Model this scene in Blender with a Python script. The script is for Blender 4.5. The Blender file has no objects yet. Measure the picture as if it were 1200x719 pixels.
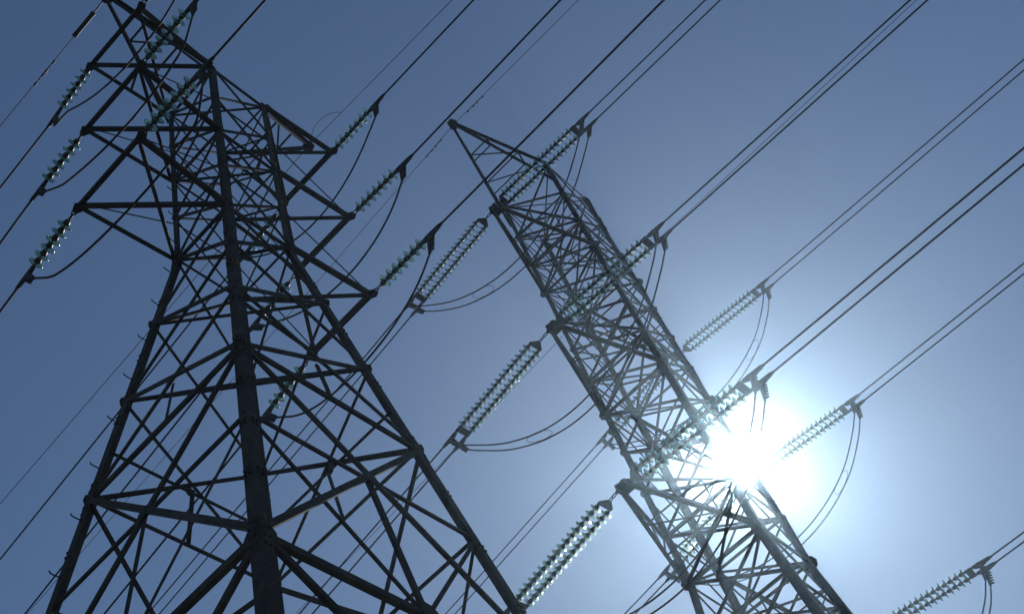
import bpy, math, random, json
from mathutils import Vector, Matrix
random.seed(4)
C = bpy.context.scene.collection
R = math.radians

# ------------------------------------------------------------------ camera
cam_d = bpy.data.cameras.new("camera")
cam = bpy.data.objects.new("camera", cam_d); C.objects.link(cam)
RX, DN, FW = [[0.671704, -0.698889, -0.2457], [0.495247, 0.670281, -0.552679], [0.550949, 0.249555, 0.796353]]
cam.matrix_world = Matrix(((RX[0], -DN[0], -FW[0], 0), (RX[1], -DN[1], -FW[1], 0), (RX[2], -DN[2], -FW[2], 1.6), (0, 0, 0, 1)))
cam_d.sensor_width = 36.0
cam_d.lens = 1391.72 / 1200 * 36.0
cam_d.clip_start = 0.05; cam_d.clip_end = 9000
bpy.context.scene.camera = cam

# ------------------------------------------------------------------ world, sun, exposure
SUN_DIR = Vector((0.7244, 0.2020, 0.6591)).normalized()
w = bpy.data.worlds.new("World"); bpy.context.scene.world = w; w.use_nodes = True
nt = w.node_tree; bg = nt.nodes["Background"]
sky = nt.nodes.new("ShaderNodeTexSky"); sky.sky_type = 'NISHITA'; sky.sun_disc = False
sky.sun_elevation = math.asin(SUN_DIR.z)
sky.sun_rotation = math.atan2(SUN_DIR.x, SUN_DIR.y)
sky.air_density = 1.4; sky.dust_density = 0.3; sky.ozone_density = 6.5; sky.altitude = 200
nt.links.new(sky.outputs[0], bg.inputs[0]); bg.inputs[1].default_value = 0.050
sun_d = bpy.data.lights.new("sun", 'SUN'); sun_d.energy = 4.2; sun_d.angle = R(0.53); sun_d.color = (1, 0.98, 0.955)
sun = bpy.data.objects.new("sun", sun_d); C.objects.link(sun)
sun.rotation_euler = SUN_DIR.to_track_quat('Z', 'Y').to_euler(); sun.location = (60, 20, 60)
sc = bpy.context.scene
sc.view_settings.view_transform = 'Standard'; sc.view_settings.look = 'None'
sc.view_settings.gamma = 1; sc.view_settings.use_curve_mapping = False
sc.view_settings.exposure = 0.08
sc.render.engine = 'CYCLES'
sc.cycles.use_denoising = True
sc.cycles.volume_bounces = 0
sc.cycles.max_bounces = 8
sc.cycles.transmission_bounces = 8
sc.cycles.transparent_max_bounces = 8
sc.render.filter_size = 1.3

# ------------------------------------------------------------------ materials
def nodemat(name):
    m = bpy.data.materials.new(name); m.use_nodes = True
    return m, m.node_tree, m.node_tree.nodes["Principled BSDF"]
def steel(name, c0, c1, rough=0.6, metal=0.35, scale=6.0, spec=0.25):
    m, t, b = nodemat(name)
    tc = t.nodes.new("ShaderNodeTexCoord"); n = t.nodes.new("ShaderNodeTexNoise"); n.inputs["Scale"].default_value = scale
    n.inputs["Detail"].default_value = 6; n.inputs["Roughness"].default_value = 0.65
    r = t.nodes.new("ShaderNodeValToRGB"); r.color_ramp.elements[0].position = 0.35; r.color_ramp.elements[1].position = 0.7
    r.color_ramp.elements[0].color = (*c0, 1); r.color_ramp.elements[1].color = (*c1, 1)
    t.links.new(tc.outputs["Object"], n.inputs["Vector"]); t.links.new(n.outputs["Fac"], r.inputs["Fac"])
    oi = t.nodes.new("ShaderNodeObjectInfo"); hv = t.nodes.new("ShaderNodeHueSaturation"); mp = t.nodes.new("ShaderNodeMapRange")
    mp.inputs["To Min"].default_value = 0.7; mp.inputs["To Max"].default_value = 1.35
    t.links.new(oi.outputs["Random"], mp.inputs["Value"]); t.links.new(mp.outputs["Result"], hv.inputs["Value"]); t.links.new(r.outputs["Color"], hv.inputs["Color"])
    n2 = t.nodes.new("ShaderNodeTexNoise"); n2.inputs["Scale"].default_value = scale * 3.7; n2.inputs["Detail"].default_value = 5
    r2 = t.nodes.new("ShaderNodeValToRGB"); r2.color_ramp.elements[0].position = 0.56; r2.color_ramp.elements[1].position = 0.68
    mx = t.nodes.new("ShaderNodeMix"); mx.data_type = 'RGBA'; mx.inputs["B"].default_value = (0.075, 0.035, 0.018, 1)
    t.links.new(tc.outputs["Object"], n2.inputs["Vector"]); t.links.new(n2.outputs["Fac"], r2.inputs["Fac"])
    t.links.new(r2.outputs["Color"], mx.inputs["Factor"]); t.links.new(hv.outputs["Color"], mx.inputs["A"])
    t.links.new(mx.outputs["Result"], b.inputs["Base Color"])
    b.inputs["Roughness"].default_value = rough; b.inputs["Metallic"].default_value = metal
    b.inputs["Specular IOR Level"].default_value = spec
    bp = t.nodes.new("ShaderNodeBump"); bp.inputs["Strength"].default_value = 0.25; bp.inputs["Distance"].default_value = 0.004
    t.links.new(n.outputs["Fac"], bp.inputs["Height"]); t.links.new(bp.outputs["Normal"], b.inputs["Normal"])
    return m
M = {}
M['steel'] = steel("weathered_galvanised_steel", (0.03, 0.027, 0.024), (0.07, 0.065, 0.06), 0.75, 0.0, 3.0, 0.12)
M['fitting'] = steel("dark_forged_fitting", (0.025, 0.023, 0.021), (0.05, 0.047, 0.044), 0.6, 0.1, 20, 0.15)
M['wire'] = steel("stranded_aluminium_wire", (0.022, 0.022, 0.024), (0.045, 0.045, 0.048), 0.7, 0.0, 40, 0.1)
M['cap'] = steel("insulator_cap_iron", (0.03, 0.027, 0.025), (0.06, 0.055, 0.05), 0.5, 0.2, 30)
g, t, b = nodemat("toughened_green_glass")
b.inputs["Base Color"].default_value = (0.56, 0.76, 0.66, 1)
b.inputs["IOR"].default_value = 1.5
oi = t.nodes.new("ShaderNodeObjectInfo"); cr = t.nodes.new("ShaderNodeValToRGB")
cr.color_ramp.elements[0].color = (0.34, 0.64, 0.46, 1); cr.color_ramp.elements[1].color = (0.55, 0.82, 0.64, 1)
t.links.new(oi.outputs["Random"], cr.inputs["Fac"]); t.links.new(cr.outputs["Color"], b.inputs["Base Color"])
nz = t.nodes.new("ShaderNodeTexNoise"); nz.inputs["Scale"].default_value = 14; mr = t.nodes.new("ShaderNodeMapRange")
mr.inputs["To Min"].default_value = 0.01; mr.inputs["To Max"].default_value = 0.16
t.links.new(nz.outputs["Fac"], mr.inputs["Value"]); t.links.new(mr.outputs["Result"], b.inputs["Roughness"])
b.inputs["Transmission Weight"].default_value = 0.9
M['glass'] = g
gr, t, b = nodemat("grass_ground")
n = t.nodes.new("ShaderNodeTexNoise"); n.inputs["Scale"].default_value = 0.6; n.inputs["Detail"].default_value = 8
r = t.nodes.new("ShaderNodeValToRGB"); r.color_ramp.elements[0].color = (0.025, 0.035, 0.014, 1); r.color_ramp.elements[1].color = (0.07, 0.066, 0.035, 1)
tc = t.nodes.new("ShaderNodeTexCoord"); t.links.new(tc.outputs["Object"], n.inputs["Vector"]); t.links.new(n.outputs["Fac"], r.inputs["Fac"]); t.links.new(r.outputs["Color"], b.inputs["Base Color"])
b.inputs["Roughness"].default_value = 0.95
M['grass'] = gr
cn, t, b = nodemat("concrete_footing")
n = t.nodes.new("ShaderNodeTexNoise"); n.inputs["Scale"].default_value = 9
r = t.nodes.new("ShaderNodeValToRGB"); r.color_ramp.elements[0].color = (0.2, 0.19, 0.17, 1); r.color_ramp.elements[1].color = (0.32, 0.31, 0.29, 1)
t.links.new(n.outputs["Fac"], r.inputs["Fac"]); t.links.new(r.outputs["Color"], b.inputs["Base Color"]); b.inputs["Roughness"].default_value = 0.9
M['concrete'] = cn

# ------------------------------------------------------------------ mesh helpers
class MB:
    def __init__(s): s.v = []; s.f = []
    def add(s, vs, fs):
        o = len(s.v); s.v += [tuple(v) for v in vs]; s.f += [tuple(i + o for i in f) for f in fs]
    def box6(s, o, a, b, c):
        o, a, b, c = Vector(o), Vector(a), Vector(b), Vector(c)
        s.add([o, o + a, o + a + b, o + b, o + c, o + a + c, o + a + b + c, o + b + c],
              [(0, 3, 2, 1), (4, 5, 6, 7), (0, 1, 5, 4), (1, 2, 6, 5), (2, 3, 7, 6), (3, 0, 4, 7)])
    def prism(s, poly, d):
        n = len(poly); d = Vector(d); p = [Vector(q) for q in poly]
        s.add([q - d * .5 for q in p] + [q + d * .5 for q in p],
              [tuple(range(n - 1, -1, -1)), tuple(range(n, 2 * n))] + [(i, (i + 1) % n, n + (i + 1) % n, n + i) for i in range(n)])
    def angle(s, p, q, a, n1, n2, t=0.012, a2=None):
        """steel angle section from p to q: one flange along n1, the other along n2, corner on the line p-q"""
        p, q = Vector(p), Vector(q); d = (q - p)
        ax = d.normalized(); n1 = Vector(n1); n1 = (n1 - ax * n1.dot(ax)).normalized()
        n2 = Vector(n2); n2 = (n2 - ax * n2.dot(ax)); n2 = (n2 - n1 * n2.dot(n1)).normalized()
        a2 = a2 or a
        prof = [Vector((0, 0)), Vector((a, 0)), Vector((a, t)), Vector((t, t)), Vector((t, a2)), Vector((0, a2))]
        vs = [p + n1 * c.x + n2 * c.y for c in prof] + [q + n1 * c.x + n2 * c.y for c in prof]
        s.add(vs, [(0, 1, 2, 3), (0, 3, 4, 5), (9, 8, 7, 6), (11, 10, 9, 6)] + [(i, (i + 1) % 6, 6 + (i + 1) % 6, 6 + i) for i in range(6)])
    def tube(s, pts, r, n=8, caps=True):
        pts = [Vector(p) for p in pts]; m = len(pts); rs = r if isinstance(r, (list, tuple)) else [r] * m
        up = Vector((0, 0, 1)); base = len(s.v); prev = None
        for i, p in enumerate(pts):
            d = (pts[min(i + 1, m - 1)] - pts[max(i - 1, 0)]).normalized()
            if prev is None:
                sd = d.cross(up)
                if sd.length < 1e-3: sd = d.cross(Vector((1, 0, 0)))
            else:
                sd = prev - d * prev.dot(d)
            sd.normalize(); prev = sd; u = sd.cross(d)
            for k in range(n):
                an = 2 * math.pi * k / n; s.v.append(tuple(p + (sd * math.cos(an) + u * math.sin(an)) * rs[i]))
        for i in range(m - 1):
            for k in range(n):
                a_, b_ = base + i * n + k, base + i * n + (k + 1) % n
                s.f.append((a_, b_, b_ + n, a_ + n))
        if caps:
            s.f.append(tuple(base + k for k in range(n - 1, -1, -1))); s.f.append(tuple(base + (m - 1) * n + k for k in range(n)))
    def lathe(s, prof, n=20, closed=False):
        """prof: (r, z) list, revolved round local z"""
        base = len(s.v); m = len(prof)
        for (r_, z_) in prof:
            for k in range(n):
                an = 2 * math.pi * k / n; s.v.append((r_ * math.cos(an), r_ * math.sin(an), z_))
        for i in range(m if closed else m - 1):
            for k in range(n):
                a_, b_ = base + i * n + k, base + i * n + (k + 1) % n; c_ = ((i + 1) % m - i) * n
                s.f.append((a_, b_, b_ + c_, a_ + c_))
        if not closed:
            s.f.append(tuple(base + k for k in range(n - 1, -1, -1))); s.f.append(tuple(base + (m - 1) * n + k for k in range(n)))
    def mesh(s, name, mat, smooth=False):
        me = bpy.data.meshes.new(name); me.from_pydata(s.v, [], s.f); me.materials.append(M[mat])
        import bmesh
        b_ = bmesh.new(); b_.from_mesh(me); bmesh.ops.recalc_face_normals(b_, faces=b_.faces); b_.to_mesh(me); b_.free()
        if smooth:
            me.polygons.foreach_set('use_smooth', [True] * len(me.polygons))
        return me
    def build(s, name, mat, parent=None, smooth=False):
        o = bpy.data.objects.new(name, s.mesh(name, mat, smooth)); C.objects.link(o)
        if parent: o.parent = parent
        return o
def tag(o, label=None, cat=None, group=None, kind=None):
    if label: o['label'] = label
    if cat: o['category'] = cat
    if group: o['group'] = group
    if kind: o['kind'] = kind
    return o
def empty(name, loc, rz=0, parent=None):
    o = bpy.data.objects.new(name, None); o.location = loc; o.rotation_euler = (0, 0, rz); o.empty_display_size = .3
    C.objects.link(o)
    if parent: o.parent = parent
    return o
V = Vector

# ------------------------------------------------------------------ ground and haze
m = MB()
N = 48; rings = [0, 4, 9, 16, 30, 60, 120, 300, 900, 2400]
m.v.append((0, 0, 0))
for r_ in rings[1:]:
    for k in range(N):
        a_ = 2 * math.pi * k / N
        m.v.append((r_ * math.cos(a_), r_ * math.sin(a_), 0.0))
for k in range(N): m.f.append((0, 1 + k, 1 + (k + 1) % N))
for i in range(len(rings) - 2):
    for k in range(N):
        a_, b_ = 1 + i * N + k, 1 + i * N + (k + 1) % N; m.f.append((a_, a_ + N, b_ + N, b_))
ground = m.build('ground', 'grass'); tag(ground, kind='structure')
def glare_haze_box(dens, g, col, dens2, g2):  # scattering volume added to make the sun's glow and stand in for lens glare
    hm = bpy.data.materials.new("glare_haze"); hm.use_nodes = True; t = hm.node_tree
    for n_ in list(t.nodes):
        if n_.type == 'BSDF_PRINCIPLED': t.nodes.remove(n_)
    add = t.nodes.new("ShaderNodeAddShader")
    for k_, (d_, g_, c_) in enumerate(((dens, g, col), (dens2, g2, (0.80, 0.89, 1.0)))):
        pv = t.nodes.new("ShaderNodeVolumePrincipled"); pv.inputs["Density"].default_value = d_
        pv.inputs["Anisotropy"].default_value = g_; pv.inputs["Color"].default_value = (*c_, 1)
        t.links.new(pv.outputs[0], add.inputs[k_])
    t.links.new(add.outputs[0], t.nodes["Material Output"].inputs["Volume"])
    M['glare_haze'] = hm
    b_ = MB(); b_.box6((-2450, -2450, -1), (4900, 0, 0), (0, 4900, 0), (0, 0, 39))
    o = b_.build('glare_haze', 'glare_haze'); tag(o, kind='stuff')
GLARE_HAZE_ON = True
if GLARE_HAZE_ON: glare_haze_box(0.0005, 0.87, (0.36, 0.70, 1.0), 0.00032, 0.984)

# ------------------------------------------------------------------ data (metres, camera at 0,0,1.6)
D = json.loads('''{"A":{"JL1":[[4.862,9.285,23.693],[4.854,8.942,23.395],[4.847,8.627,23.079],[4.839,8.308,22.768],[4.831,7.961,22.484],[4.822,7.577,22.249],[4.812,7.156,22.083],[4.801,6.712,22.006],[4.791,6.267,22.039],[4.781,5.858,22.201],[4.772,5.53,22.509],[4.766,5.342,22.982],[4.765,5.363,23.638]],"JL2":[[4.832,9.062,20.428],[4.828,8.784,20.217],[4.824,8.485,20.03],[4.82,8.165,19.869],[4.816,7.829,19.736],[4.812,7.481,19.633],[4.807,7.126,19.566],[4.803,6.77,19.54],[4.798,6.422,19.564],[4.794,6.089,19.645],[4.79,5.782,19.793],[4.787,5.511,20.02],[4.784,5.288,20.338]],"JL3":[[4.858,9.099,17.764],[4.856,8.837,17.468],[4.854,8.543,17.25],[4.851,8.219,17.089],[4.849,7.87,16.968],[4.846,7.502,16.877],[4.843,7.123,16.812],[4.84,6.741,16.776],[4.838,6.366,16.776],[4.835,6.007,16.827],[4.832,5.679,16.949],[4.83,5.393,17.169],[4.829,5.164,17.518]],"JR1":[[9.613,9.281,23.368],[9.606,9.026,23.104],[9.597,8.724,22.846],[9.587,8.388,22.621],[9.577,8.027,22.452],[9.566,7.654,22.354],[9.555,7.277,22.336],[9.544,6.906,22.399],[9.534,6.548,22.541],[9.524,6.212,22.75],[9.515,5.903,23.01],[9.507,5.627,23.298],[9.5,5.389,23.584]],"JR2":[[9.573,9.179,20.732],[9.57,8.904,20.49],[9.568,8.602,20.258],[9.565,8.274,20.055],[9.562,7.927,19.894],[9.559,7.565,19.786],[9.556,7.196,19.739],[9.553,6.828,19.759],[9.55,6.469,19.846],[9.548,6.13,19.999],[9.545,5.822,20.215],[9.543,5.555,20.485],[9.541,5.345,20.799]],"JR3":[[9.612,9.211,17.965],[9.604,8.954,17.683],[9.595,8.66,17.474],[9.585,8.334,17.326],[9.574,7.986,17.232],[9.562,7.622,17.184],[9.551,7.251,17.18],[9.539,6.88,17.216],[9.528,6.517,17.292],[9.517,6.171,17.41],[9.507,5.849,17.575],[9.498,5.561,17.792],[9.49,5.313,18.069]],"L1f":[[4.792,8.134,24.097],[4.874,9.568,23.91],[4.897,11.186,23.748]],"L2f":[[4.809,8.134,21.315],[4.841,9.713,21.11],[4.891,10.726,21.009]],"L3f":[[4.813,8.134,18.6],[4.867,9.761,18.388],[4.896,10.291,18.335]],"R1f":[[9.56,8.134,24.097],[9.632,9.842,23.875],[9.979,18.873,22.972]],"R2f":[[9.543,8.134,21.315],[9.58,9.786,21.101],[10.007,17.603,20.319]],"R3f":[[9.539,8.134,18.6],[9.635,9.809,18.382],[9.899,14.638,17.899]],"L3n":[[4.813,6.682,18.6],[4.83,5.004,18.516],[4.83,3.774,18.467]],"R1n":[[9.56,6.682,24.097],[9.488,5.041,24.015],[9.452,2.332,23.906]],"R2n":[[9.543,6.682,21.315],[9.539,4.974,21.23],[9.442,1.002,21.071]],"R3n":[[9.539,6.682,18.6],[9.477,4.903,18.511],[9.366,-0.239,18.305]],"L1n":[[4.792,6.682,24.097],[4.762,4.981,24.012],[4.686,-0.114,23.808]],"L2n":[[4.809,6.682,21.315],[4.779,4.981,21.23],[4.703,-0.115,21.026]],"EL":[[4.558,7.408,25.85],[4.523,10.912,25.57],[4.558,2.308,25.646]],"ER":[[9.794,7.408,25.85],[9.877,19.038,24.92],[9.845,2.822,25.667]],"par":{"base":[7.1759,7.408],"h":[2.3842,2.3668,2.3628],"z":[24.0967,21.3153,18.6],"w":0.7261,"hp":2.6184,"zp":25.85,"b1":0.671,"b3":0.6568,"slope":0.151}},"B":{"JL1":[[16.555,9.973,28.453],[16.547,9.574,27.986],[16.536,9.088,27.528],[16.524,8.537,27.126],[16.511,7.941,26.817],[16.498,7.32,26.625],[16.484,6.692,26.568],[16.471,6.072,26.651],[16.458,5.475,26.869],[16.446,4.916,27.207],[16.435,4.406,27.64],[16.425,3.955,28.134],[16.417,3.572,28.641]],"JL2":[[16.648,10.165,22.764],[16.638,9.737,22.289],[16.625,9.237,21.816],[16.611,8.678,21.397],[16.596,8.077,21.072],[16.58,7.448,20.873],[16.564,6.806,20.814],[16.548,6.166,20.903],[16.532,5.543,21.133],[16.517,4.952,21.486],[16.504,4.409,21.932],[16.491,3.928,22.431],[16.481,3.525,22.928]],"JL3":[[16.389,9.965,16.802],[16.373,9.55,16.331],[16.354,9.05,15.905],[16.332,8.486,15.552],[16.309,7.878,15.292],[16.285,7.246,15.143],[16.261,6.607,15.111],[16.237,5.977,15.201],[16.214,5.372,15.408],[16.192,4.805,15.723],[16.173,4.289,16.129],[16.155,3.835,16.603],[16.141,3.453,17.117]],"JR1":[[25.225,10.192,28.535],[25.214,9.716,28.089],[25.201,9.187,27.691],[25.187,8.612,27.359],[25.172,7.999,27.109],[25.156,7.359,26.953],[25.14,6.704,26.899],[25.124,6.05,26.951],[25.108,5.412,27.112],[25.093,4.81,27.381],[25.08,4.265,27.752],[25.069,3.799,28.218],[25.06,3.438,28.766]],"JR2":[[25.308,10.186,22.862],[25.297,9.776,22.344],[25.285,9.281,21.904],[25.271,8.719,21.553],[25.256,8.108,21.301],[25.24,7.465,21.151],[25.223,6.807,21.109],[25.207,6.151,21.175],[25.191,5.514,21.345],[25.176,4.911,21.617],[25.162,4.359,21.981],[25.15,3.872,22.429],[25.14,3.466,22.947]],"JR3":[[25.483,9.654,17.247],[25.488,9.228,16.777],[25.493,8.765,16.419],[25.499,8.262,16.154],[25.505,7.722,15.968],[25.512,7.15,15.85],[25.519,6.554,15.797],[25.526,5.948,15.808],[25.533,5.347,15.886],[25.54,4.771,16.041],[25.546,4.244,16.287],[25.551,3.793,16.642],[25.555,3.448,17.127]],"L1n":[[16.454,6.597,29.41],[16.408,3.03,29.16],[16.377,-1.277,28.988]],"L2n":[[16.504,6.597,23.673],[16.476,3.094,23.427],[16.458,-4.11,23.139]],"L3n":[[16.195,6.594,17.83],[16.132,3.032,17.581],[16.103,-2.832,17.346]],"R1n":[[25.016,6.696,29.41],[25.064,3.047,29.155],[25.033,-6.373,28.778]],"R2n":[[24.966,6.696,23.673],[25.158,3.054,23.418],[25.151,-2.24,23.206]],"R3n":[[25.275,6.699,17.83],[25.587,3.03,17.573],[25.567,2.125,17.537]],"L1f":[[16.452,6.819,29.41],[16.571,10.523,28.928],[17.068,22.587,27.722]],"L2f":[[16.502,6.82,23.673],[16.667,10.626,23.178],[16.951,16.413,22.599]],"R1f":[[25.014,6.919,29.41],[25.249,10.559,28.937],[25.655,18.138,28.179]],"R2f":[[24.964,6.918,23.673],[25.348,10.618,23.192],[25.412,12.046,23.049]],"L3f":[[16.193,6.816,17.83],[16.419,10.529,17.347],[16.679,16.057,16.795]],"R3f":[[25.273,6.922,17.83],[25.499,10.635,17.347],[25.759,16.163,16.795]],"EL":[[16.358,6.707,34.653],[16.758,29.168,32.856],[16.348,1.322,34.438]],"ER":[[25.11,6.809,34.653],[25.174,21.817,33.452],[24.786,-6.522,34.12]],"par":{"base":[20.7341,6.7577],"rot":0.0117,"h":[4.2813,4.2312,4.5403],"z":[29.41,23.6726,17.8301],"hp":4.3763,"zp":34.6531,"zt":34.5601,"b1":1.0549,"b3":1.0538,"bt":1.0358}}}''')
PA, PB = D['A']['par'], D['B']['par']

# ------------------------------------------------------------------ lattice tower tools
LEGS = {'L': (-1, 1), 'N': (-1, -1), 'R': (1, -1), 'F': (1, 1)}
FACES = [('L', 'N', (-1, 0, 0)), ('N', 'R', (0, -1, 0)), ('R', 'F', (1, 0, 0)), ('F', 'L', (0, 1, 0))]
def leg_pt(l, z, bw):
    s = LEGS[l]; b_ = bw(z); return V((s[0] * b_, s[1] * b_, z))
def brace(t, p, q, n, a, depth, name='diagonal_brace', th=0.009, flip=1, mb=None):
    p, q, n = V(p), V(q), V(n)
    d = (q - p).normalized(); e = n.cross(d).normalized() * flip
    own = mb is None; mb = mb or MB()
    o = -e * a * .5 - n * depth
    mb.angle(p + o, q + o, a, e, -n, th, a * .55)
    return mb.build(name, 'steel', t) if own else None
def gusset(t, p, n, size, rot=0.0, name='gusset_plate', depth=-0.006, par=None):
    n = V(n); up = V((0, 0, 1)); up = (up - n * up.dot(n)).normalized(); sd = n.cross(up)
    sh = [(-.5, -.34), (-.18, -.62), (.3, -.55), (.55, -.2), (.5, .34), (.18, .62), (-.3, .55), (-.55, .2)]
    cr, sr = math.cos(rot), math.sin(rot)
    poly = [V(p) - n * depth + (sd * (x_ * cr - y_ * sr) + up * (x_ * sr + y_ * cr)) * size for x_, y_ in sh]
    mb = MB(); mb.prism(poly, n * .008); return mb.build(name, 'steel', par or t)
def legs(t, segs, bw, sizes):
    for l, s in LEGS.items():
        mb = MB()
        for (z0, z1), a in zip(segs, sizes):
            mb.angle(leg_pt(l, z0, bw), leg_pt(l, z1, bw), a, (-s[0], 0, 0), (0, -s[1], 0), 0.016)
        # bolted splice cover plates outside the corner
        for (z0, z1), a in list(zip(segs, sizes))[1:]:
            for dz in (0,):
                c = .006
                p0, p1 = leg_pt(l, z0 - .28, bw), leg_pt(l, z0 + .28, bw)
                off = V((s[0] * c, s[1] * c, 0))
                mb.angle(p0 + off * 1.2, p1 + off * 1.2, a * .96, (-s[0], 0, 0), (0, -s[1], 0), 0.008)
        for (z0, z1), a in zip(segs, sizes):
            for zc in ([z0 - .2, z0 - .07, z0 + .07, z0 + .2] if z0 > .5 else []) + [z0 + (z1 - z0) * q for q in (.25, .27, .5, .52, .75, .77)]:
                p = leg_pt(l, zc, bw)
                for d_, f_ in ((V((0, s[1], 0)), V((-s[0], 0, 0))), (V((s[0], 0, 0)), V((0, -s[1], 0)))):
                    for fr in (.35, .75):
                        c = p + f_ * a * fr + d_ * .012; u_ = d_.cross(f_)
                        mb.prism([c + (f_ * math.cos(q * math.pi / 3) + u_ * math.sin(q * math.pi / 3)) * .016 for q in range(6)], d_ * .034)
        mb.build('leg', 'steel', t)
        ft = MB(); p = leg_pt(l, 0, bw)
        ft.lathe([(.34, -.6), (.34, .22), (.30, .26), (.0005, .26)], 20)
        ft.v = [(a_[0] + p.x, a_[1] + p.y, a_[2]) for a_ in ft.v]
        ft.build('footing', 'concrete', t)
def xpanel(t, bw, z0, z1, a, faces=FACES, mb=None, d0=.018):
    for (l1, l2, n) in faces:
        p1, p2 = leg_pt(l1, z0, bw), leg_pt(l2, z0, bw); q1, q2 = leg_pt(l1, z1, bw), leg_pt(l2, z1, bw)
        brace(t, p1, q2, n, a, d0, mb=mb); brace(t, p2, q1, n, a, d0 + .006 - .045 * 0 + a * .0 - .03, flip=-1, mb=mb)
def ring(t, bw, z, a, faces=FACES, plan=True, d0=.02):
    for (l1, l2, n) in faces:
        brace(t, leg_pt(l1, z, bw), leg_pt(l2, z, bw), n, a, d0, name='horizontal_beam')
    if plan:
        brace(t, leg_pt('L', z - .03, bw), leg_pt('R', z - .03, bw), (0, 0, 1), a * .7, 0.0, name='plan_brace')
        brace(t, leg_pt('N', z - .06, bw), leg_pt('F', z - .06, bw), (0, 0, 1), a * .7, 0.0, name='plan_brace')
def member(par, p, q, a, n1=(0, 0, 1), n2=None, name='chord', th=.009):
    p, q = V(p), V(q); d = (q - p).normalized()
    n1 = V(n1)
    if n2 is None: n2 = d.cross(n1)
    mb = MB(); n1o = (n1 - d * n1.dot(d)).normalized(); n2 = V(n2); n2o = (n2 - d * n2.dot(d) - n1o * n2.dot(n1o)).normalized()
    o = -(n1o + n2o) * a * .35
    mb.angle(p + o, q + o, a, n1, n2, th); return mb.build(name, 'steel', par)
def step_bolt(t, p, d):
    d = V(d).normalized(); p = V(p); mb = MB()
    mb.tube([p - d * .02, p + d * .10, p + d * .135 + V((0, 0, .008)), p + d * .15 + V((0, 0, .035))], .0095, 6)
    mb.lathe([(.017, -.008), (.017, .012)], 6); 
    k = len(mb.v) - 12; q = V((0, 0, 1)).rotation_difference(d)
    for i in range(k, len(mb.v)): mb.v[i] = tuple(p + q @ V(mb.v[i]))
    mb.build('step_bolt', 'fitting', t)

# ------------------------------------------------------------------ near tower (single conductors)
def za(u): return u * .85 + 1.6
tA = empty('lattice_tower', (PA['base'][0], PA['base'][1], 0))
tag(tA, 'nearer dark lattice pylon filling the left side, one wire on each end of its arms', 'pylon', 'steel lattice towers of the power line')
zW = PA['z'][2]; zT = PA['z'][0]
def bwA(z):
    if z >= zW: return PA['b3'] + (PA['b1'] - PA['b3']) * (z - zW) / (zT - zW)
    return PA['b3'] + (zW - z) * PA['slope']
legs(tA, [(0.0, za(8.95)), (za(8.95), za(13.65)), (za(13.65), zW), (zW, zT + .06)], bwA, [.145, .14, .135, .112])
def nrm(l1, l2, n, s=PA['slope']):
    n = V(n); return (n + V((0, 0, s))).normalized()
FA = [(a_, b_, nrm(a_, b_, n_)) for a_, b_, n_ in FACES]
lo = [za(u) for u in (20, 17.92, 15.83, 13.65)]
for z1, z0 in zip(lo, lo[1:]): xpanel(tA, bwA, z0, z1, .062, FA)
xpanel(tA, bwA, za(8.95), za(13.65), .078, FA)
xpanel(tA, bwA, za(3.4), za(8.95), .085, FA)
xpanel(tA, bwA, .3, za(3.4), .085, FA)
for z in (zW, za(13.65)): ring(tA, bwA, z, .075)
for z in (za(17.92), za(15.83)):
    brace(tA, leg_pt('L', z, bwA), leg_pt('R', z, bwA), (0, 0, 1), .055, 0.0, name='plan_brace')
ring(tA, bwA, za(8.95), .105, FA); ring(tA, bwA, za(3.4), .1)
ring(tA, bwA, za(11.62), .06, FA, plan=False)
ring(tA, bwA, za(14.68), .055, FA[2:], plan=False)
for (l1, l2, n) in FA:      # redundants of the big panel: from the mid of the upper horizontal to the mid of the lower one
    a_, b_ = leg_pt(l1, za(11.62), bwA), leg_pt(l2, za(11.62), bwA); c_, d_ = leg_pt(l1, za(8.95), bwA), leg_pt(l2, za(8.95), bwA)
    brace(tA, (a_ + b_) / 2, (c_ + d_) / 2, n, .075, .03, name='redundant_strut')
    brace(tA, a_, (c_ + d_) / 2, n, .05, .036, name='redundant_strut'); brace(tA, b_, (c_ + d_) / 2, n, .05, .036, name='redundant_strut')
    gusset(tA, (a_ + b_) / 2, n, .16, .3); gusset(tA, (c_ + d_) / 2, n, .24, 0)
for (l1, l2, n) in FA:
    z_ = za(14.72); a_, b_ = leg_pt(l1, z_, bwA), leg_pt(l2, z_, bwA); c_, d_ = leg_pt(l1, za(13.65), bwA), leg_pt(l2, za(13.65), bwA)
    brace(tA, (a_ + b_) / 2, (c_ + d_) / 2, n, .055, .045, name='redundant_strut'); gusset(tA, (a_ + b_) / 2, n, .12, .2)
ups = [za(20), za(21.6), za(23.19), za(24.83), zT]
for z0, z1 in zip(ups, ups[1:]): xpanel(tA, bwA, z0, z1, .05)
for z in (PA['z'][1], zT): ring(tA, bwA, z, .07)
for z in (za(21.38), za(24.57)): ring(tA, bwA, z, .042, plan=False)
for z in (za(20), za(17.92), za(15.83), za(13.65), za(8.95)):
    for (l1, l2, n) in FA:
        for l in (l1, l2):
            p = leg_pt(l, z, bwA); o = leg_pt(l2 if l == l1 else l1, z, bwA); p = p + (o - p).normalized() * .05
            gusset(tA, p, n, .17 if z > za(9) else .26, random.uniform(-.4, .4))
for z in ups[1:]:
    for (l1, l2, n) in FACES:
        for l in (l1, l2):
            p = leg_pt(l, z, bwA); o = leg_pt(l2 if l == l1 else l1, z, bwA); p = p + (o - p).normalized() * .04
            gusset(tA, p, n, .11, random.uniform(-.4, .4))
z = 3.0
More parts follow.
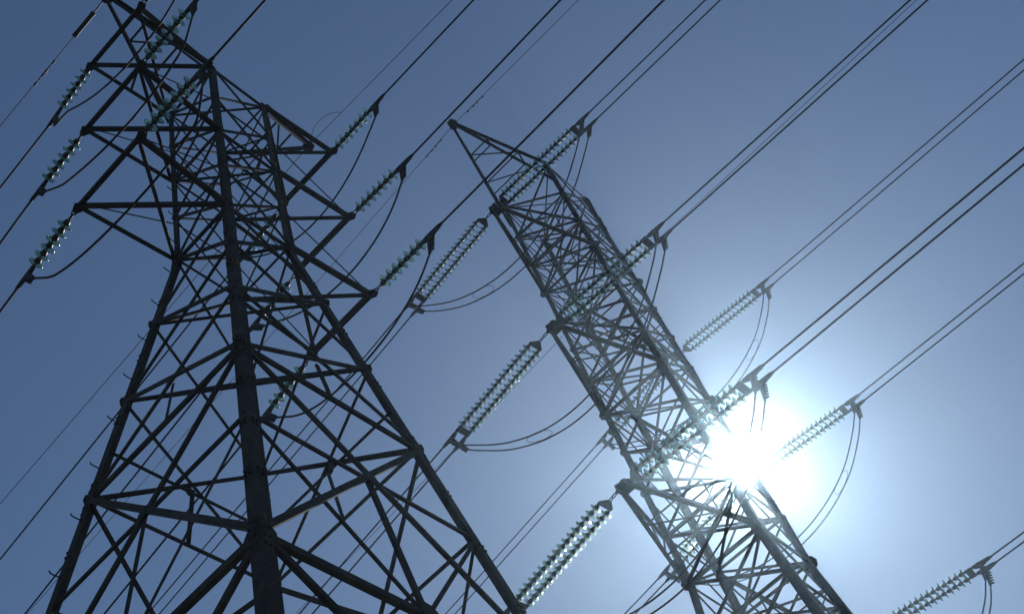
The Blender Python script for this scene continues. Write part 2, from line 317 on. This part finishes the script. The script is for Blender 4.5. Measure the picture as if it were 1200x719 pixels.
while z < 21:
    step_bolt(tA, leg_pt('L', z, bwA) + V((0, -.07, 0)), (-1, .0, 0)); z += .89
for i in range(3):
    zz = PA['z'][i]; h = PA['h'][i]; wt = PA['w']
    for s in (-1, 1):
        arm = empty('crossarm', (0, 0, 0), 0, tA)
        b_ = bwA(zz)
        tipf, tipn = V((s * h, wt, zz)), V((s * h, -wt, zz)); lf, ln = V((s * b_, b_, zz)), V((s * b_, -b_, zz))
        member(arm, tipf + V((0, .03, 0)), lf, .075, (0, 0, 1), (0, -1, 0)); member(arm, tipn - V((0, .03, 0)), ln, .085, (0, 0, 1), (0, 1, 0))
        member(arm, tipf + V((0, .08, .02)), tipn - V((0, .08, -.02)), .09, (0, 0, -1), (-s, 0, 0), name='tip_beam')
        member(arm, tipf + V((0, 0, -.012)), ln + V((0, 0, -.012)), .07, (0, 0, 1), (0, 1, 0), name='plan_brace')
        member(arm, tipn + V((0, 0, .03)), lf + V((0, 0, .03)), .055, (0, 0, 1), (0, 1, 0), name='plan_brace')
        up = 1.17; bb = bwA(min(zz + up, zT))
        if i > 0:
            for tp, sg in ((tipf, 1), (tipn, -1)):
                mb = MB(); q = V((s * bb, sg * bb, zz + up)); mb.tube([tp + V((0, 0, .05)), tp.lerp(q, .02) + V((0, 0, .05)), q], .012, 6); mb.build('tie_rod', 'fitting', arm)
        for tp, sg in ((tipf, 1), (tipn, -1)):
            mb = MB(); c = tp + V((0, sg * .06, -.02))
            mb.prism([c + V((-.085, -.05, 0)), c + V((-.04, -.09, 0)), c + V((.05, -.085, 0)), c + V((.085, 0, 0)), c + V((.04, .08, 0)), c + V((-.045, .07, 0))], (0, 0, .02))
            mb.prism([c + V((0, -.06, -.04)), c + V((0, .07, -.06)), c + V((0, .09, .0)), c + V((0, -.04, .05))], (.02, 0, 0))
            mb.build('hanger_plate', 'fitting', arm)
        if i == 0: topc = (lf, ln)
zp = PA['zp']
for s in (-1, 1):
    pk = empty('earthwire_peak', (0, 0, 0), 0, tA)
    ap = V((s * PA['hp'], 0, zp)); b_ = bwA(zT); tf, tn = V((s * b_, b_, zT)), V((s * b_, -b_, zT))
    h = PA['h'][0]
    member(pk, ap + V((0, .03, 0)), tf, .08, (0, 0, -1), (0, 1, 0), name='strut'); member(pk, ap - V((0, .03, 0)), tn, .095, (0, 0, -1), (0, -1, 0), name='strut')
    member(pk, ap + V((0, .03, -.05)), tf.lerp(V((s * h, PA['w'], zT)), .0) + V((0, 0, -.35)), .05, (0, 0, -1), (0, 1, 0), name='strut')
    member(pk, ap - V((0, .03, .05)), tn + V((0, 0, -.35)), .05, (0, 0, -1), (0, 1, 0), name='strut')
    for k in (.38, .7):
        member(pk, ap.lerp(tf, k), ap.lerp(tn, k), .045, (0, 0, 1), name='lacing')
    member(pk, ap.lerp(tf, .38), ap.lerp(tn, .7), .04, (0, 0, 1), name='lacing')
    member(pk, ap.lerp(tf, .55), V((s * h, PA['w'], zT)).lerp(tf, .5), .04, (0, 0, 1), name='lacing'); member(pk, ap.lerp(tn, .55), V((s * h, -PA['w'], zT)).lerp(tn, .5), .04, (0, 0, 1), name='lacing')
    mb = MB(); mb.prism([ap + V((-.12, -.05, 0)), ap + V((-.04, -.14, 0)), ap + V((.1, -.1, 0)), ap + V((.14, .05, 0)), ap + V((.03, .14, 0)), ap + V((-.1, .11, 0))], (0, 0, .06)); mb.build('apex_plate', 'fitting', pk)

# ------------------------------------------------------------------ far tower (twin conductors)
def zb(u): return u * .927 + 1.6
tB = empty('lattice_tower', (PB['base'][0], PB['base'][1], 0), PB['rot'])
tag(tB, 'farther lattice pylon in front of the sun, with double insulators and paired wires', 'pylon', 'steel lattice towers of the power line')
z3, z2, z1_ = PB['z'][2], PB['z'][1], PB['z'][0]; zTb = PB['zt']
SLB = 0.135
def bwB(z):
    if z >= z1_: return PB['b1'] + (PB['bt'] - PB['b1']) * (z - z1_) / (zTb - z1_)
    if z >= z3: return PB['b3'] + (PB['b1'] - PB['b3']) * (z - z3) / (z1_ - z3)
    zk = zb(14.6)
    return PB['b3'] + (z3 - max(z, zk)) * .02 + max(zk - z, 0) * SLB
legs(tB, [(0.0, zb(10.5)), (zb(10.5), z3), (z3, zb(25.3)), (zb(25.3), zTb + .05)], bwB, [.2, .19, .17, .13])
lv = [zb(u) for u in (17.508, 19.05, 20.6, 22.2, 23.81, 25.35, 26.9, 28.45, 30.0, 31.6, 33.5, 35.556)]
for i, (a_, b_) in enumerate(zip(lv, lv[1:])): xpanel(tB, bwB, a_, b_, .068)
for u in (17.508, 19.05, 23.81, 25.35, 30, 31.6): ring(tB, bwB, zb(u), .09 if u in (17.508, 19.05, 23.81, 25.35) else .075)
for u in (21.4, 27.7, 33.5, 35.556): ring(tB, bwB, zb(u), .055, plan=(u > 33))
FBn = [(a_, b_, nrm(a_, b_, n_, SLB)) for a_, b_, n_ in FACES]
lob = [zb(u) for u in (17.508, 14.6, 10.5)]
xpanel(tB, bwB, zb(16.05), lob[0], .075); xpanel(tB, bwB, lob[1], zb(16.05), .075); ring(tB, bwB, zb(16.05), .075, plan=False)
mb = MB()
for a_, b_ in ((lob[2], lob[1]), (zb(5.2), lob[2]), (.3, zb(5.2))): xpanel(tB, bwB, a_, b_, .1, FBn, mb=mb)
o = mb.build('lower_bracing', 'steel', tB); o['kind'] = 'stuff'
for z in (lob[1], lob[2], zb(5.2)): ring(tB, bwB, z, .1)
for z in lv + [lob[1]]:
    for (l1, l2, n) in FACES:
        for l in (l1, l2):
            big = any(abs(z - q) < .05 for q in (z3, z2, z1_))
            p = leg_pt(l, z, bwB); o = leg_pt(l2 if l == l1 else l1, z, bwB); p = p + (o - p).normalized() * .06
            gusset(tB, p, n, .32 if big else .19, random.uniform(-.4, .4))
z = 4.0
while z < 33:
    step_bolt(tB, leg_pt('L', z, bwB) + V((0, -.08, 0)), (-1, 0, 0)); z += .9
for i in range(3):
    zz = PB['z'][i]; h = PB['h'][i]; up = 1.43
    for s in (-1, 1):
        arm = empty('crossarm', (0, 0, 0), 0, tB)
        b_ = bwB(zz); bu = bwB(zz + up); tip = V((s * h, 0, zz))
        lf, ln, uf, un = V((s * b_, b_, zz)), V((s * b_, -b_, zz)), V((s * bu, bu, zz + up)), V((s * bu, -bu, zz + up))
        tf, tn = tip + V((0, .10, 0)), tip - V((0, .10, 0))
        member(arm, tf, lf, .095, (0, 0, 1), (0, -1, 0)); member(arm, tn, ln, .095, (0, 0, 1), (0, 1, 0))
        member(arm, tf + V((0, 0, .07)), uf, .085, (0, 0, -1), (0, -1, 0)); member(arm, tn + V((0, 0, .07)), un, .085, (0, 0, -1), (0, 1, 0))
        for k in (.36, .68):
            member(arm, tf.lerp(lf, k), tn.lerp(ln, k), .05, (0, 0, 1), name='lacing')
            member(arm, tf.lerp(lf, k), tf.lerp(uf, k), .045, (0, 1, 0), name='lacing'); member(arm, tn.lerp(ln, k), tn.lerp(un, k), .045, (0, 1, 0), name='lacing')
            member(arm, tf.lerp(lf, k), tf.lerp(uf, min(1, k + .32)), .045, (0, 1, 0), name='lacing'); member(arm, tn.lerp(ln, k), tn.lerp(un, min(1, k + .32)), .045, (0, 1, 0), name='lacing')
        member(arm, tf.lerp(lf, .36), tn.lerp(ln, .68), .045, (0, 0, 1), name='lacing'); member(arm, tn.lerp(ln, .68), lf, .045, (0, 0, 1), name='lacing')
        mb = MB(); c = tip + V((s * .05, 0, 0))
        mb.prism([c + V((-.30 * s, -.14, 0)), c + V((-.04 * s, -.20, 0)), c + V((.03 * s, -.13, 0)), c + V((.12 * s, -.09, 0)), c + V((.09 * s, 0, 0)), c + V((.12 * s, .09, 0)), c + V((.03 * s, .13, 0)), c + V((-.04 * s, .20, 0)), c + V((-.30 * s, .14, 0))], (0, 0, .03))
        for y_ in (-.11, .11): mb.prism([c + V((-.1 * s, y_, -.07)), c + V((.08 * s, y_, -.08)), c + V((.1 * s, y_, .02)), c + V((-.02 * s, y_, .11)), c + V((-.1 * s, y_, .10))], (0, .02, 0))
        mb.build('hanger_plate', 'fitting', arm)
for s in (-1, 1):
    pk = empty('earthwire_peak', (0, 0, 0), 0, tB)
    ap = V((s * PB['hp'], 0, PB['zp'])); b_ = bwB(zTb); lz = zTb - 1.25
    tf, tn = V((s * b_, b_, zTb)), V((s * b_, -b_, zTb)); bf, bn = V((s * b_, b_, lz)), V((s * b_, -b_, lz))
    member(pk, ap + V((0, .04, 0)), tf, .085, (0, 0, -1), (0, 1, 0), name='strut'); member(pk, ap - V((0, .04, 0)), tn, .085, (0, 0, -1), (0, -1, 0), name='strut')
    member(pk, ap + V((0, .04, -.08)), bf, .075, (0, 0, -1), (0, 1, 0), name='strut'); member(pk, ap - V((0, .04, .08)), bn, .075, (0, 0, -1), (0, -1, 0), name='strut')
    for k in (.35, .68):
        member(pk, ap.lerp(tf, k), ap.lerp(tn, k), .05, (0, 0, 1), name='lacing'); member(pk, ap.lerp(bf, k), ap.lerp(bn, k), .045, (0, 0, 1), name='lacing')
        member(pk, ap.lerp(tf, k), ap.lerp(bf, k), .045, (0, 1, 0), name='lacing'); member(pk, ap.lerp(tn, k), ap.lerp(bn, k), .045, (0, 1, 0), name='lacing')
    member(pk, ap.lerp(tf, .35), ap.lerp(tn, .68), .045, (0, 0, 1), name='lacing'); member(pk, ap.lerp(tf, .68), tn, .045, (0, 0, 1), name='lacing')
    mb = MB(); mb.prism([ap + V((-.2, -.07, 0)), ap + V((-.04, -.15, 0)), ap + V((.12, -.1, 0)), ap + V((.16, .05, 0)), ap + V((.03, .15, 0)), ap + V((-.18, .1, 0))], (0, 0, .12)); mb.build('apex_plate', 'fitting', pk)

# ------------------------------------------------------------------ insulators
PITCH = 0.153
gm = MB(); gm.lathe([(.042, -.004), (.062, .002), (.092, .010), (.114, .020), (.1235, .031), (.1225, .036), (.117, .034), (.110, .024), (.104, .034), (.098, .036), (.092, .021), (.082, .018), (.076, .032), (.069, .034), (.063, .016), (.052, .013), (.045, .024), (.036, .024), (.034, .006)], 28, closed=True)
GLASS = gm.mesh('disc', 'glass', True)
cm = MB(); cm.lathe([(.020, -.078), (.036, -.074), (.044, -.05), (.053, -.024), (.056, .006), (.044, .014), (.036, .036), (.018, .040), (.015, .085)], 14)
CAP = cm.mesh('cap', 'cap', True)
def put_disc(par, p, e):
    d = bpy.data.objects.new('glass_disc', GLASS); C.objects.link(d); d.parent = par
    d.location = p; d.rotation_euler = V((0, 0, 1)).rotation_difference(e).to_euler(); d.rotation_euler.rotate_axis('X', random.uniform(-.045, .045)); d.rotation_euler.rotate_axis('Y', random.uniform(-.045, .045)); d.rotation_euler.rotate_axis('Z', random.random() * 6)
    c = bpy.data.objects.new('metal_cap', CAP); C.objects.link(c); c.parent = d
def link_chain(par, p, q, n):
    p, q = V(p), V(q); e = (q - p).normalized(); side = e.cross(V((0, 0, 1))).normalized(); up = side.cross(e)
    L = (q - p).length / n
    for i in range(n):
        c = p + e * L * (i + .5); w_ = side if i % 2 else up; mb = MB()
        pts = []
        for k in range(13):
            an = 2 * math.pi * k / 12; x_ = math.cos(an); y_ = math.sin(an)
            pts.append(c + e * (x_ * .032 + (1 if x_ > 1e-6 else -1 if x_ < -1e-6 else 0) * max(L * .5 - .025, .002)) + w_ * y_ * .032)
        mb.tube(pts, .0125, 6, caps=False); mb.build('chain_link', 'fitting', par, True)
def clamp(par, p, q, jdir, ln=.40, rib=.42):
    """strain clamp from p (hook end) to q (wire leaves); jumper terminal along jdir; returns terminal end"""
    p, q = V(p), V(q); e = (q - p).normalized(); side = e.cross(V((0, 0, 1))).normalized(); up = side.cross(e)
    L = (q - p).length; mb = MB()
    mb.prism([p + up * .03, p + e * L * .3 + up * .045, q + up * .035, q + e * .02, q - up * .035, p + e * L * .78 - up * .05, p + e * L * .45 - up * .10, p + e * L * .18 - up * .07, p - up * .025], side * .05)
    mb.tube([q - e * L * .45, q + e * .06], .03, 8)
    lp = [q - e * .14 - up * .04 + (e * math.cos(k * math.pi / 6) * .07 + up * math.sin(k * math.pi / 6) * .022) for k in range(13)]
    mb.tube(lp, .010, 6, caps=False)
    mb.build('strain_clamp', 'fitting', par)
    j = V(jdir).normalized(); s0 = p + e * L * .45 - up * .05
    mb = MB(); sd = j.cross(side).normalized()
    if sd.dot(e) < 0: sd = -sd
    mb.tube([s0, s0 + j * .05, s0 + j * rib * .5, s0 + j * rib], [.035, .055, .048, .026], 8)
    for k in range(5):
        c = s0 + j * (.07 + k * (rib - .1) / 4.4)
        mb.prism([c - j * .022 + sd * .02, c + j * .022 + sd * .02, c + j * .014 + sd * .10, c - j * .006 + sd * .105], side * .03)
    mb.build('jumper_clamp', 'fitting', par)
    return s0 + j * rib
SIDE = {'L': 'left', 'R': 'right'}; LEVEL = {'1': 'top', '2': 'middle', '3': 'lowest'}
ends = {}
def local(par, p): return V(p) - par.location
for k in ('L1f', 'L2f', 'L3f', 'R1f', 'R2f', 'R3f', 'L1n', 'L2n', 'L3n', 'R1n', 'R2n', 'R3n'):
    P, Q, W_ = [V(a_) for a_ in D['A'][k]]; J = [V(a_) for a_ in D['A']['J' + k[:2]]]
    if k[2] == 'n': J = J[::-1]
    t = empty('insulator_string', P)
    way = 'down-left' if k[2] == 'f' else 'up-right'
    tag(t, f'green glass insulator string pulling {way} from the {LEVEL[k[1]]} {SIDE[k[0]]} arm of the nearer pylon', 'insulator', 'single insulator strings of the nearer pylon')
    e = (Q - P).normalized(); L = (Q - P).length; nd = 6 if k[2] == 'f' else 7
    cl = .42; s0 = L - cl - nd * PITCH
    link_chain(t, V((0, 0, 0)), e * (s0 - .02), max(1, round(s0 / .1)))
    for i in range(nd): put_disc(t, e * (s0 + .07 + i * PITCH), e)
    pe = e * (L - cl - .02)
    jt = local(t, J[0]); s_ = pe + e * .18
    end = clamp(t, pe, e * L, jt - s_, rib=.40)
    ends['A' + k] = t.location + end
for k in ('L1n', 'L2n', 'L3n', 'R1n', 'R2n', 'R3n', 'L1f', 'L2f', 'L3f', 'R1f', 'R2f', 'R3f'):
    P, Q, W_ = [V(a_) for a_ in D['B'][k]]; J = [V(a_) for a_ in D['B']['J' + k[:2]]]
    if k[2] == 'n': J = J[::-1]
    t = empty('double_insulator_string', P)
    way = 'down-left' if k[2] == 'f' else 'up-right'
    tag(t, f'double glass insulator string pulling {way} from the {LEVEL[k[1]]} {SIDE[k[0]]} arm of the farther pylon', 'insulator', 'double insulator strings of the farther pylon')
    e = (Q - P).normalized(); L = (Q - P).length; nd = 17; cl = .46
    side = V((1, 0, 0)); side = (side - e * side.dot(e)).normalized(); hs = .155
    s0 = L - cl - .20 - nd * PITCH
    up = side.cross(e)
    ch = max(s0 - .20, .04)
    link_chain(t, V((0, 0, 0)), e * (ch + .02), max(1, round(ch / .095)))
    mb = MB(); a_ = e * ch
    mb.prism([a_ - side * .04, a_ + side * .04, a_ + side * (hs + .05) + e * .13, a_ + side * (hs + .04) + e * .19, a_ - side * (hs + .04) + e * .19, a_ - side * (hs + .05) + e * .13], up * .03)
    mb.build('yoke_plate', 'fitting', t)
    for sg in (-1, 1):
        for i in range(nd): put_disc(t, side * sg * hs + e * (s0 + .07 + i * PITCH), e)
    mb = MB(); a_ = e * (L - cl - .19)
    mb.box6(a_ - side * (hs + .05) - up * .015, side * (2 * hs + .1), e * .17, up * .03); mb.build('yoke_plate', 'fitting', t)
    for sg in (-1, 1):
        mb = MB(); mb.tube([side * sg * hs + e * (L - cl - .26), side * sg * hs + e * (L - cl + .04)], .028, 8); mb.build('pin_link', 'fitting', t)
        pe = side * sg * hs + e * (L - cl); jt = local(t, J[0]) + side * sg * hs; s_ = pe + e * .2
        ends['B' + k + str(sg)] = t.location + clamp(t, pe, side * sg * hs + e * L, jt - s_, ln=cl, rib=.40)

# ------------------------------------------------------------------ conductors
def wire_pts(Q, W_, far, length, c_over=160.0):
    Q, W_ = V(Q), V(W_); h = V((W_.x - Q.x, W_.y - Q.y, 0)); dw = h.length; h.normalize()
    ss = (Q.z - W_.z) / dw; c = abs(ss) / c_over; s0 = ss + c * dw
    out = []
    ds = [0, 1, 2, 4, 6, 8, 10, 12, 15, 18, 22, 26, 30, 36, 44, 54, 66, 80, 100, 120, 150]
    for d in ds:
        if d > length: break
        out.append(V((Q.x + h.x * d, Q.y + h.y * d, Q.z - s0 * d + c * d * d)))
    return out
def rel(pts, o): return [p - o for p in pts]
for k in ('L1f', 'L2f', 'L3f', 'R1f', 'R2f', 'R3f', 'L1n', 'L2n', 'L3n', 'R1n', 'R2n', 'R3n'):
    P, Q, W_ = [V(a_) for a_ in D['A'][k]]
    mb = MB(); pts = wire_pts(Q, W_, k[2] == 'f', 150); mb.tube(rel(pts, Q), .0195, 8)
    o = mb.build('power_line', 'wire', None, True); o.location = Q
    way = 'down-left' if k[2] == 'f' else 'up-right'
    tag(o, f'single power line running {way} from the {LEVEL[k[1]]} {SIDE[k[0]]} arm of the nearer pylon', 'power line', 'single power lines of the nearer pylon')
for k in ('L1n', 'L2n', 'L3n', 'R1n', 'R2n', 'R3n', 'L1f', 'L2f', 'L3f', 'R1f', 'R2f', 'R3f'):
    P, Q, W_ = [V(a_) for a_ in D['B'][k]]
    t = empty('twin_power_line', Q); way = 'down-left' if k[2] == 'f' else 'up-right'
    tag(t, f'paired power lines running {way} from the {LEVEL[k[1]]} {SIDE[k[0]]} arm of the farther pylon', 'power line', 'twin power lines of the farther pylon')
    pts = wire_pts(Q, W_, k[2] == 'f', 150)
    for sg in (-1, 1):
        mb = MB(); mb.tube([p - Q + V((.155 * sg, 0, 0)) for p in pts], .0205, 8); mb.build('cable', 'wire', t, True)
def catmull(pts, n=5):
    pts = [V(p) for p in pts]; q = [pts[0] * 2 - pts[1]] + pts + [pts[-1] * 2 - pts[-2]]; out = []
    for i in range(1, len(q) - 2):
        for k in range(n):
            t_ = k / n
            out.append(.5 * ((2 * q[i]) + (q[i + 1] - q[i - 1]) * t_ + (2 * q[i - 1] - 5 * q[i] + 4 * q[i + 1] - q[i + 2]) * t_ ** 2 + (3 * q[i] - q[i - 1] - 3 * q[i + 1] + q[i + 2]) * t_ ** 3))
    out.append(pts[-1]); return out
for k in ('L1', 'L2', 'L3', 'R1', 'R2', 'R3'):
    J = [V(a_) for a_ in D['A']['J' + k]]; J[0] = ends['A' + k + 'f']; J[-1] = ends['A' + k + 'n']
    mb = MB(); mb.tube(rel(catmull(J), J[0]), .0185, 8); o = mb.build('jumper_cable', 'wire', None, True); o.location = J[0]
    tag(o, f'slack jumper cable looping under the {LEVEL[k[1]]} {SIDE[k[0]]} arm of the nearer pylon', 'jumper cable', 'slack jumper cables of the nearer pylon')
for k in ('L1', 'L2', 'L3', 'R1', 'R2', 'R3'):
    J = [V(a_) for a_ in D['B']['J' + k]]; t = empty('twin_jumper_cable', J[0])
    tag(t, f'paired slack jumper cables looping under the {LEVEL[k[1]]} {SIDE[k[0]]} arm of the farther pylon', 'jumper cable', 'paired jumper cables of the farther pylon')
    crv = {}
    for sg in (-1, 1):
        q = [p + V((.155 * sg, 0, 0)) for p in J]; q[0] = ends['B' + k + 'f' + str(sg)]; q[-1] = ends['B' + k + 'n' + str(sg)]
        q[1] = q[1].lerp(q[0], .25); q[-2] = q[-2].lerp(q[-1], .25)
        cc = catmull(q); crv[sg] = cc
        mb = MB(); mb.tube(rel(cc, J[0]), .0185, 8); mb.build('cable', 'wire', t, True)
    for fr in ((.27,) if k[0] == 'L' else (.27, .72)):
        n = len(crv[1]); i0 = int(n * fr); a0, a1, b0, b1 = crv[-1][i0], crv[-1][i0 + 6], crv[1][i0], crv[1][i0 + 6]
        mid = (a0 + a1 + b0 + b1) / 4; ax_ = ((a1 - a0) * .5); bx_ = ((b0 - a0) * .5); pts = []
        for q_ in range(25):
            an = 2 * math.pi * q_ / 24; pts.append(mid + ax_ * math.cos(an) * .9 + bx_ * math.sin(an) * 1.0 - J[0])
        mb = MB(); mb.tube(pts, .0068, 6, caps=False); mb.build('spacer_ring', 'wire', t, True)

# ------------------------------------------------------------------ earth wires
def damper(par, p, e):
    e = V(e).normalized(); p = V(p); mb = MB(); dn = V((0, 0, -.05))
    mb.tube([p + V((0, 0, .02)), p + dn], .014, 6); mb.tube([p + dn - e * .16, p + dn - e * .08], [.026, .022], 8); mb.tube([p + dn + e * .08, p + dn + e * .16], [.022, .026], 8)
    mb.tube([p + dn - e * .1, p + dn + e * .1], .007, 6); mb.build('vibration_damper', 'fitting', par)
EL = {'AL': 'left top peak of the nearer pylon', 'AR': 'right top peak of the nearer pylon', 'BL': 'left top peak of the farther pylon', 'BR': 'right top peak of the farther pylon'}
for key in ('AL', 'AR', 'BL', 'BR'):
    P, F_, N_ = [V(a_) for a_ in D[key[0]]['E' + key[1]]]
    for far, W_ in ((True, F_), (False, N_)):
        t = empty('earth_wire', P); way = 'down-left' if far else 'up-right'
        tag(t, f'thin earth wire running {way} from the {EL[key]}', 'earth wire', 'thin earth wires of the pylons')
        pts = wire_pts(P, W_, far, 150, 200); mb = MB(); mb.tube(rel(pts, P), .009 if key[0] == 'A' else .0105, 6); mb.build('wire', 'wire', t, True)
        e = (W_ - P).normalized()
        if key == 'AL' and far:
            mb = MB(); mb.tube([e * .12, e * .40], .016, 8); mb.tube([e * .42, e * .50], .05, 10); mb.tube([e * .50, e * .98], .046, 10); mb.tube([e * .98, e * 1.06], .052, 10); mb.build('splice_sleeve', 'fitting', t)
            damper(t, e * 1.85, e); damper(t, e * 2.2, e)
        elif key == 'AR':
            if not far:
                mb = MB(); pp = [e * .05 + V((-.02, 0, -.06)), e * .25 + V((-.12, 0, .02)), e * .5 + V((-.19, 0, .08)), e * .78 + V((-.17, 0, .1)), e * 1.0 + V((-.08, 0, .06)), e * 1.1]
                mb.tube(catmull(pp), .008, 6); mb.build('bonding_lead', 'wire', t, True)
        else:
            damper(t, e * .75, e); 
            if key == 'BL': damper(t, e * 1.15, e)
bpy.context.view_layer.update()
